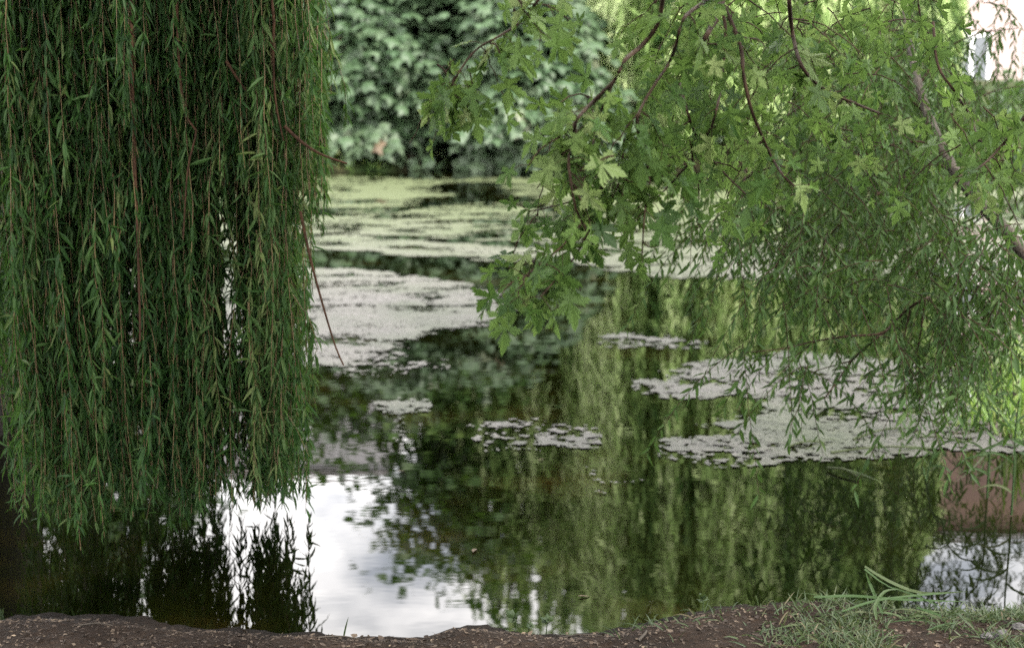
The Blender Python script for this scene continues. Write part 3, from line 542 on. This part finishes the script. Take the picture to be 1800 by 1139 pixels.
def shrub(name, label, c, rad, nclu, nleaf, size, mat, cat='bush', group=None, T=BROAD, trunk=True, base=.3):
    X0, Y0, Z0 = c; root = tag(empty(name, (X0, Y0, gz(X0, Y0))), label, cat, group)
    st = Acc()
    for q in range(7):
        th = q*.9+X0; e = np.array([cos(th)*rad[0]*.45, sin(th)*rad[1]*.45, Z0+rad[2]*.4])
        st.tube(catmull([(X0, Y0, gz(X0, Y0)-.1), (X0+e[0]*.35, Y0+e[1]*.35, Z0*.6), (X0+e[0], Y0+e[1], e[2])], .3), .09, .02, 5)
    part(st, 'stems', 'dark_bark', root)
    leaf = Acc(); d = unit(rng.normal(0, 1, (nclu, 3))); d[:, 1] = np.where((d[:, 1] > .2) & (rng.random(nclu) < .7), -d[:, 1], d[:, 1])
    rr = (rng.uniform(.55, 1.02, nclu)*(.8+.45*vnoise(d[:, 0]*2.5+X0, d[:, 2]*2.5, 3)))[:, None]
    cc = np.array([X0, Y0, Z0])+d*rr*np.array(rad); cc[:, 2] = np.maximum(cc[:, 2], base)
    pos = np.repeat(cc, nleaf, 0); o = rng.normal(0, 1, pos.shape)*np.array([.34, .3, .17])*(rad[0]/2.4)**.5
    pos = pos+o; pos[:, 2] -= .35*(o[:, 0]**2+o[:, 1]**2); pos[:, 2] = np.maximum(pos[:, 2], base*.6)
    dd = np.repeat(d, nleaf, 0); n = len(pos)
    ax = o*[1.2, 1.2, .3]+dd*.25+np.array([0, -.1, -.45])+rng.normal(0, .2, (n, 3)); nr = dd*.6+np.array([0, -.25, .75])+rng.normal(0, .3, (n, 3))
    ti = np.clip(np.repeat(rng.normal(.5, .15, nclu), nleaf)+rng.normal(0, .13, n), 0, .93); ti = np.where(rng.random(n) < .002, 1, ti)
    leaf.leaves(T, pos, ax, nr, size*1.08*rng.uniform(.6, 1.2, n), ti, rng.uniform(.8, 1.1, n))
    part(leaf, 'foliage', mat, root); return root
G = 'broad-leaved bushes along the far shore'
shrub('bush', 'grey-green bush drooping to the far bank just right of the near willow curtain', (-2.5, 27.4, 2.0), (1.9, 1.6, 2.2), 140, 42, .29, 'bush_leaf', 'bush', G, base=.28)
shrub('bush', 'dark bush overhanging the black hollow at the middle of the far shore', (.1, 27.0, 1.8), (1.6, 1.7, 2.1), 135, 42, .28, 'bush_leaf', 'bush', G, base=.26)
shrub('bush', 'low grey-green bush at the foot of the left far willow', (1.35, 26.7, .85), (.9, 1.1, .75), 50, 40, .23, 'bush_leaf', 'bush', G, base=.4)
shrub('bush', 'bush behind the hanging edge of the near willow, left of the far shore clearing', (-5.6, 27.8, 2.2), (2.1, 1.6, 2.3), 110, 36, .24, 'bush_leaf', 'bush', G, base=.5)
shrub('bush', 'bush seen only through gaps at the left of the willow curtain', (-9.3, 28.2, 2.4), (2.4, 1.6, 2.5), 90, 36, .26, 'dark_tree_leaf', 'bush', G, base=.4)
shrub('bush', 'dark bush under the right far willow', (6.2, 27.4, 1.2), (1.9, 1.2, 1.2), 80, 36, .24, 'dark_tree_leaf', 'bush', G, base=.3)
shrub('bush', 'bush in front of the pale building at the right', (12.4, 29.2, .9), (2.6, 1.5, 1.2), 80, 36, .25, 'dark_tree_leaf', 'bush', G, base=.3)
GT = 'taller trees behind the far bushes'
def tree(label, X0, Y0, Zc, rad, size=.3, ncl=150, nl=48, mat='dark_tree_leaf'):
    root = tag(empty('broadleaf_tree', (X0, Y0, gz(X0, Y0))), label, 'tree', GT)
    a = Acc(); a.tube(catmull([(X0, Y0, -.1), (X0+.15, Y0, Zc*.4), (X0-.1, Y0, Zc*.8), (X0, Y0, Zc+rad[2]*.4)], .4), .22, .06, 9); part(a, 'trunk', 'dark_bark', root)
    for q in range(6):
        th = q*1.05+X0; a = Acc(); z0 = Zc*(.55+.08*q); a.tube(catmull([(X0, Y0, z0), (X0+cos(th)*rad[0]*.4, Y0+sin(th)*rad[1]*.4, z0+rad[2]*.2), (X0+cos(th)*rad[0]*.75, Y0+sin(th)*rad[1]*.75, z0+rad[2]*.3)], .3), .08, .02, 6); part(a, 'limb', 'dark_bark', root)
    leaf = Acc(); d = unit(rng.normal(0, 1, (ncl, 3))); cc = np.array([X0, Y0, Zc])+d*(rng.uniform(.45, 1.05, ncl))[:, None]*np.array(rad)
    pos = np.repeat(cc, nl, 0); o = rng.normal(0, 1, pos.shape)*np.array([.5, .45, .28]); pos += o; n = len(pos); dd = np.repeat(d, nl, 0)
    leaf.leaves(HEX, pos, o+dd*.3+[0, 0, -.4], dd*.5+[0, -.2, .7]+rng.normal(0, .4, (n, 3)), size*rng.uniform(.6, 1.2, n), np.clip(np.repeat(rng.normal(.5, .2, ncl), nl)+rng.normal(0, .15, n), 0, 1), 1)
    part(leaf, 'crown', mat, root); return root
tree('tree with a brown trunk standing behind the middle far bush', -.95, 30.0, 5.2, (2.3, 2.0, 4.3), .27, 170)
tree('small distant tree between the middle bush and the left far willow', 3.2, 41.0, 4.6, (3.0, 2.0, 3.6), .32)
tree('small distant tree behind the tree with the brown trunk', -2.2, 42.0, 4.4, (3.6, 2.2, 3.6), .32)
tree('small distant tree behind the rounded dark tree', -8.0, 43.0, 4.2, (3.8, 2.2, 3.4), .32)
tree('rounded dark tree behind the left far bushes', -4.6, 31.5, 4.1, (2.6, 2.2, 2.7), .28)
tree('tall dark tree filling the gap between middle bush and left far willow', 2.4, 32.5, 6.5, (2.9, 2.4, 5.0), .3, 190)
tree('dark tree far left, behind the curtain of the near willow', -9.9, 32.0, 6.0, (3.0, 2.6, 5.8), .3, 240)
tree('tree behind the two far willows', 5.0, 34.0, 7.0, (3.2, 2.4, 6.8), .32, 240)
tree('tree at the left corner of the pale building', 8.0, 36.5, 6.5, (1.9, 2.0, 6.0), .32)
tree('tree at the far left end of the shore, hidden by the willow', -15.4, 33.0, 6.2, (3.6, 2.6, 6.0), .34, 220)

# buildings behind the trees
def building(name, label, body, extra, wins, mats):
    (x0, y0, z0, x1, y1, z1) = body; root = tag(empty(name, (x0, y0, gz(x0, y0))), label, 'building')
    a = Acc(); a.box(*body); part(a, 'wall', mats[0], root)
    for nm, bx, mt in extra: a = Acc(); a.box(*bx); part(a, nm, mt, root)
    for (wx, wz, ww, wh) in wins:
        a = Acc(); t = .09; yo = y0-.06
        a.box(wx, yo, wz, wx+t, y0-.003, wz+wh); a.box(wx+ww-t, yo, wz, wx+ww, y0-.003, wz+wh); a.box(wx+t, yo, wz, wx+ww-t, y0-.003, wz+t); a.box(wx+t, yo, wz+wh-t, wx+ww-t, y0-.003, wz+wh); a.box(wx+ww/2-t/2, yo+.01, wz+t, wx+ww/2+t/2, y0-.003, wz+wh-t)
        f = part(a, 'window', 'white', root); a = Acc(); a.box(wx+t, y0-.025, wz+t, wx+ww-t, y0-.002, wz+wh-t); g = a.build('pane', 'glass', f, tuple(root.location))
    return root
building('apartment_building', 'pale pinkish building with a brown top storey behind the trees at the upper right', (13.4, 46, 0, 32, 58, 10.4),
   [('top_storey', (13.6, 46.12, 10.4, 31.8, 57.9, 13.5), 'brown'), ('stair_tower', (12.4, 46.3, 0, 13.39, 52, 11.9), 'white'), ('cornice', (13.3, 45.85, 13.5, 32.1, 58.1, 13.75), 'roofing')],
   [(14.0+2.3*i, z, 1.2, 1.6) for i in range(7) for z in (1.4, 4.4, 7.4)], ('cream',))
building('office_block', 'long mauve-grey flat-roofed block behind the left trees, mirrored below the willow', (-34, 62, 0, -5.6, 74, 15.9), [('roof', (-34.2, 61.8, 15.9, -5.4, 74.2, 16.15), 'roofing')],
   [(-32+2.6*i, z, 1.5, 1.7) for i in range(10) for z in (2, 5.2, 8.4)], ('mauve',))

# ------------------------------------------------------------------ reeds, grass and small things
def blade(acc, base, d, length, w, droop, tint, nrm=None, n=7):
    t = np.linspace(0, 1, n)[:, None]; d = unit(np.asarray(d, float))
    P = np.asarray(base)+d*length*t+np.array([d[0]*.25, d[1]*.25, -1])*droop*length*t**2.2
    ws = w*np.interp(t[:, 0], [0, .15, .6, 1], [.6, 1, .8, .03]); acc.ribbon(P, ws, nrm if nrm is not None else np.array([rng.normal(0, .5), -1, .3]), tint)
def clump(name, label, c, nb, length, w, mat, spread=.5, droop=.35, cat='sedge', group=None):
    a = Acc()
    for _ in range(nb):
        th = rng.uniform(0, 2*pi); s = abs(rng.normal(0, spread)); b = np.array(c)+[rng.normal(0, .04), rng.normal(0, .04), -.02]
        blade(a, b, (cos(th)*s, sin(th)*s, 1), length*rng.uniform(.5, 1.1), w*rng.uniform(.7, 1.2), droop*rng.uniform(.4, 1.3), rng.random())
    return tag(a.build(name, mat, None, c), label, cat, group)
GS = 'sedges on the right bank'
for lab, px, py, nb, ln in (('tall bright green sedge at the right edge under the leaning trunk', 1775, 690, 34, .75), ('bright sedge arching left over the pale duckweed', 1738, 735, 24, .55), ('low yellow-green sedge lying along the water at the right edge', 1790, 762, 40, .6), ('sparse upright sedge at the left tip of the right bank', 1690, 742, 9, .5), ('sedge half hidden in dangling willow leaves at the right edge', 1800, 650, 26, .7)):
    p = on(px, py, .02); clump('sedge', lab, (p[0], p[1], .02), nb, ln, .006, 'sedge', .55, .5, 'sedge', GS)
GR = 'reeds standing in the water before the right bank'
def reed(label, pts, leaves):
    a = Acc(); P = [np.array(at(px, py, Y_)) for px, py, Y_ in pts]; a.tube(catmull(P, .03), .005, .003, 5, .6)
    Q = catmull(P, .03)
    for f, sx_, ln in leaves:
        b = Q[int(f*(len(Q)-1))]; blade(a, b, (sx_, rng.normal(0, .3), .9), ln*.8, .0055, .6, rng.random())
    return tag(a.build('reed', 'reed', None, tuple(P[0])), label, 'reed', GR)
reed('bent reed rising from the water in front of the mirrored brown wall', [(1735,880,5.75),(1738,820,5.75),(1742,760,5.75),(1735,712,5.75)], [(.3, -1, .2), (.55, 1, .25), (.8, -1, .2), (.5, -.6, .26)])
reed('reed with a pale leaf bending to the left over the water', [(1660,868,5.6),(1672,830,5.6),(1700,805,5.6),(1730,800,5.6)], [(.5, -1, .15), (.9, 1, .3)])
reed('dark reed nearest the right edge of the water', [(1778,905,5.5),(1782,840,5.5),(1785,760,5.5),(1792,700,5.5)], [(.2, -1, .22), (.5, -1, .28), (.6, 1, .3), (.8, .8, .2)])
reed('slim leaning reed left of the pale-leaved reed', [(1628,845,6.0),(1640,800,6.0),(1660,765,6.0)], [(.5, -1, .18), (.8, 1, .2)])
GF = 'cut reed stalks afloat among the duckweed'
for lab, p0, p1 in (('long pale reed stalk afloat across the edge of the right duckweed mat', (1460,795), (1640,788)), ('short tan reed stalk afloat at the left end of the drift', (1385,785), (1450,778)), ('reed stalk afloat slanting towards the right bank', (1500,772), (1600,752)), ('greenish reed stalk afloat nearest the viewer', (1455,822), (1510,838)), ('yellowed reed stalk afloat behind the others', (1610,768), (1700,780))):
    a = Acc(); q0, q1 = on(*p0, .012), on(*p1, .012); mid = (q0+q1)/2+[0, .02, .012]; a.tube(catmull([q0, mid, q1], .04), .006, .004, 6, .9); blade(a, mid, q1-q0, .22, .008, .05, .8, np.array([0, 0, 1.]))
    tag(a.build('reed_stalk', 'reed', None, tuple(q0)), lab, 'reed stalk', GF)
# flattened leaves on the bank, bottom right
GB = 'flattened reed leaves on the near bank'
for lab, pts, w in (('broad reed leaf standing up as an arch at the water edge', [(1550,1088),(1535,1040),(1520,1000),(1545,1020),(1580,1040)], .0065), ('long reed leaf bent over to the right', [(1520,995),(1560,1020),(1620,1042),(1700,1050)], .006), ('reed leaf lying level along the bank', [(1430,1060),(1500,1058),(1580,1064),(1700,1068)], .005), ('reed leaf pointing down to the right', [(1560,1030),(1610,1058),(1660,1080)], .0055), ('short pale reed leaf at the front', [(1610,1078),(1650,1092),(1655,1096)], .005), ('reed leaf hanging over the left edge of the grass', [(1540,1100),(1538,1075),(1555,1050),(1580,1035)], .0055), ('thin reed leaf crossing the others', [(1480,1085),(1540,1066),(1620,1056),(1690,1040)], .004)):
    P = []
    for k, (px, py) in enumerate(pts): 
        q = on(px, py, .14); P.append(at(px, py, 4.38-.1*k/len(pts)) if py < 1045 else q+[0, 0, .02])
    P = catmull(P, .03); a = Acc(); n = len(P); a.ribbon(P, w*np.interp(np.linspace(0, 1, n), [0, .2, .7, 1], [.6, 1, .85, .08]), np.array([0, -.6, .8]), rng.uniform(.4, .85)); tag(a.build('reed_leaf', 'reed', None, tuple(P[0])), lab, 'reed leaf', GB)
for q in range(12):
    px, py = rng.uniform(1440, 1720), rng.uniform(1050, 1095); b = on(px, py, .13); b[2] = gz(b[0], b[1])+.006; th = rng.normal(0, .5)+(pi if rng.random() < .4 else 0); a = Acc()
    blade(a, b, (cos(th), sin(th)*.5, rng.uniform(.1, .5)), rng.uniform(.1, .22), rng.uniform(.0022, .0042), rng.uniform(.2, .5), rng.random()**.6, np.array([0, -.5, .8]), 9)
    tag(a.build('reed_leaf', 'reed', None, tuple(b)), 'short narrow reed leaf strewn among the grass round the broad flattened leaves', 'reed leaf', 'narrow strewn reed leaves')
# grass on the near bank
a = Acc(); cnt = 0
while cnt < 3600:
    px = rng.uniform(1080, 1960); py = rng.uniform(1035, 1200); p = on(px, py, .1); s = shore_s(p[:1], p[1:2])[0][0]
    if s < .02: continue
    dn = sstep(1330, 1560, px)*.9+.06+.5*sstep(1085, 1140, py)*sstep(1250, 1500, px)
    if rng.random() > dn*sstep(.34, .56, fbm(p[:1]*5, p[1:2]*5, 3, 33)[0]): continue
    th = rng.uniform(0, 2*pi); t = rng.uniform(.3, 1.6)
    blade(a, (p[0], p[1], gz(p[0], p[1])-.005), (cos(th)*t, sin(th)*t, 1), rng.uniform(.025, .085), rng.uniform(.0012, .003), rng.uniform(.1, .6), rng.random(), n=4); cnt += 1
tag(a.build('grass', 'grass'), 'short sparse grass over the bottom right of the bank', 'grass', kind='stuff')
a = Acc()
for _ in range(3500):
    x = rng.uniform(-14, -1.2)+(rng.random() < .2)*14; y = rng.uniform(25.2, 28); s = shore_s(np.array([x]), np.array([y]))[1][0]
    if s < .02: continue
    blade(a, (x, y, gz(x, y)-.02), (rng.normal(0, .4), rng.normal(0, .4), 1), rng.uniform(.12, .35), .012, .4, rng.random(), n=4)
tag(a.build('bank_grass', 'sedge'), 'strip of bright grass along the foot of the far bank', 'grass', kind='stuff')
# crumbs, leaf bits and needles of litter on the soil
n = 5200; px = rng.uniform(-40, 1840, n); py = 1070+rng.random(n)*110; P = np.array([on(u, v, .1) for u, v in zip(px, py)]); s = shore_s(P[:, 0], P[:, 1])[0]; P = P[s > .01]; P[:, 2] = ground_z(P[:, 0], P[:, 1])+.003; n = len(P); th = rng.uniform(0, 6.28, n)
a = Acc(); a.leaves(HEX, P, np.stack([np.cos(th), np.sin(th), rng.normal(.1, .2, n)], -1), rng.normal(0, .4, (n, 3))+[0, 0, 1], rng.uniform(.004, .018, n)*(1+(rng.random(n) < .04)), rng.random(n)**1.4, rng.uniform(.2, .9, n))
tag(a.build('litter', 'litter'), 'crumbs and bits of dry leaf scattered over the soil', 'litter', kind='stuff')
# twigs on the bank
GW = 'twigs on the near bank'
for lab, p0, p1, r in (('thin dry twig lying on the soil at the left', (140,1112), (200,1108), .003), ('pale curled twig on the bare soil right of the middle', (1122,1128), (1136,1108), .005), ('short twig at the water edge near the middle', (985,1098), (1060,1092), .003), ('dark twig on the soil below the mirrored sky', (560,1128), (640,1124), .003)):
    q0, q1 = on(*p0, .1), on(*p1, .1)
    for q in (q0, q1): q[2] = gz(q[0], q[1])+.004
    a = Acc(); mid = (q0+q1)/2+[rng.normal(0, .006), 0, .008]; a.tube(catmull([q0, mid, q1], .01), r, r*.5, 5, .5); tag(a.build('twig', 'bark', None, tuple(q0)), lab, 'twig', GW)
# stones
def stone(label, px, py, r, mat='stone'):
    p = on(px, py, .13); bm_v = []; a = Acc(); nu, nv = 10, 7
    for j in range(nv):
        ph = pi*(j+.0)/(nv-1)
        for i in range(nu):
            th = 2*pi*i/nu; d = np.array([cos(th)*sin(ph), sin(th)*sin(ph), cos(ph)]); k = .75+.5*vnoise(np.array([d[0]*1.7+px]), np.array([d[1]*1.7+d[2]*2]), 8)[0]
            bm_v.append(d*r*k*[1.2, .9, .75])
    q = [(j*nu+i, j*nu+(i+1) % nu, (j+1)*nu+(i+1) % nu, (j+1)*nu+i) for j in range(nv-1) for i in range(nu)]
    c = np.array([p[0], p[1], gz(p[0], p[1])+r*.3]); a.add(np.array(bm_v)+c, np.array(q).ravel(), [4]*len(q), .5); tag(a.build('stone', mat, None, tuple(c)), label, 'stone', 'stones in the grass')
stone('grey stone in the grass near the bottom right corner', 1758, 1108, .025); stone('smaller dark stone left of the grey stone', 1735, 1112, .016); stone('small pale stone in the grass at the right edge', 1792, 1092, .018)
# seedlings and blades at the water edge
GP = 'small weeds at the water edge'
def weed(label, px, py, hgt, nl=5, size=.03):
    p = on(px, py, .03); z = gz(p[0], p[1]); a = Acc(); P = np.array([[p[0], p[1], z-.005], [p[0]+.003, p[1], z+hgt*.6], [p[0]+rng.normal(0, .01), p[1], z+hgt]]); a.tube(P, .0018, .001, 4, .4)
    th = rng.uniform(0, 6.28, nl); pos = P[1]+(P[2]-P[1])*rng.random((nl, 1)); a.leaves(BROAD, pos, np.stack([np.cos(th), np.sin(th)*.6, rng.uniform(.2, 1, nl)], -1), rng.normal(0, .5, (nl, 3))+[0, -.6, .5], size*rng.uniform(.7, 1.2, nl), rng.random(nl)*.6, .8)
    tag(a.build('weed', 'grass', None, tuple(P[0])), label, 'weed', GP)
weed('broad-leaved weed against the mirrored sky, leftmost of three', 906, 1100, .05, 5, .035); weed('tiny weed between two larger ones at the water edge', 928, 1104, .03, 4, .022); weed('upright weed at the right end of the mirrored sky', 960, 1105, .05, 5, .028); weed('small weed on the bank right of the mirrored sky', 1235, 1056, .06, 6, .03)
for lab, px, py, ln, tl in (('single grass blade at the water edge below the mirrored sky', 603, 1104, .09, .2), ('grass tuft at the left end of the bank', 6, 1080, .06, -.3)):
    p = on(px, py, .03); a = Acc(); z = gz(p[0], p[1])
    for _ in range(1 if tl > 0 else 7): blade(a, (p[0]+rng.normal(0, .01)*(tl < 0), p[1], z-.005), (tl+rng.normal(0, .2)*(tl < 0), 0, 1), ln, .003, .15, .3, n=5)
    tag(a.build('grass_tuft', 'grass', None, (p[0], p[1], z)), lab, 'grass')
# fallen leaves afloat
GL = 'fallen leaves afloat on the pond'
for lab, px, py, th in (('yellow willow leaf afloat in the mirrored willows', 831, 970, 1.4), ('small pale leaf afloat among faint ripples', 697, 828, .4), ('thin pale leaf afloat right of the middle', 1048, 865, .1), ('pale leaf afloat left of the thin pale one', 945, 808, .7), ('small leaf afloat near the bank at the middle', 1015, 1047, .2)):
    p = on(px, py, .006); a = Acc(); a.leaves(LANCE, p[None], np.array([[cos(th), sin(th), 0.03]]), np.array([[0, .1, 1.]]), .05 if px != 831 else .075, .97, 1.6); tag(a.build('fallen_leaf', 'litter', None, tuple(p)), lab, 'leaf', GL)
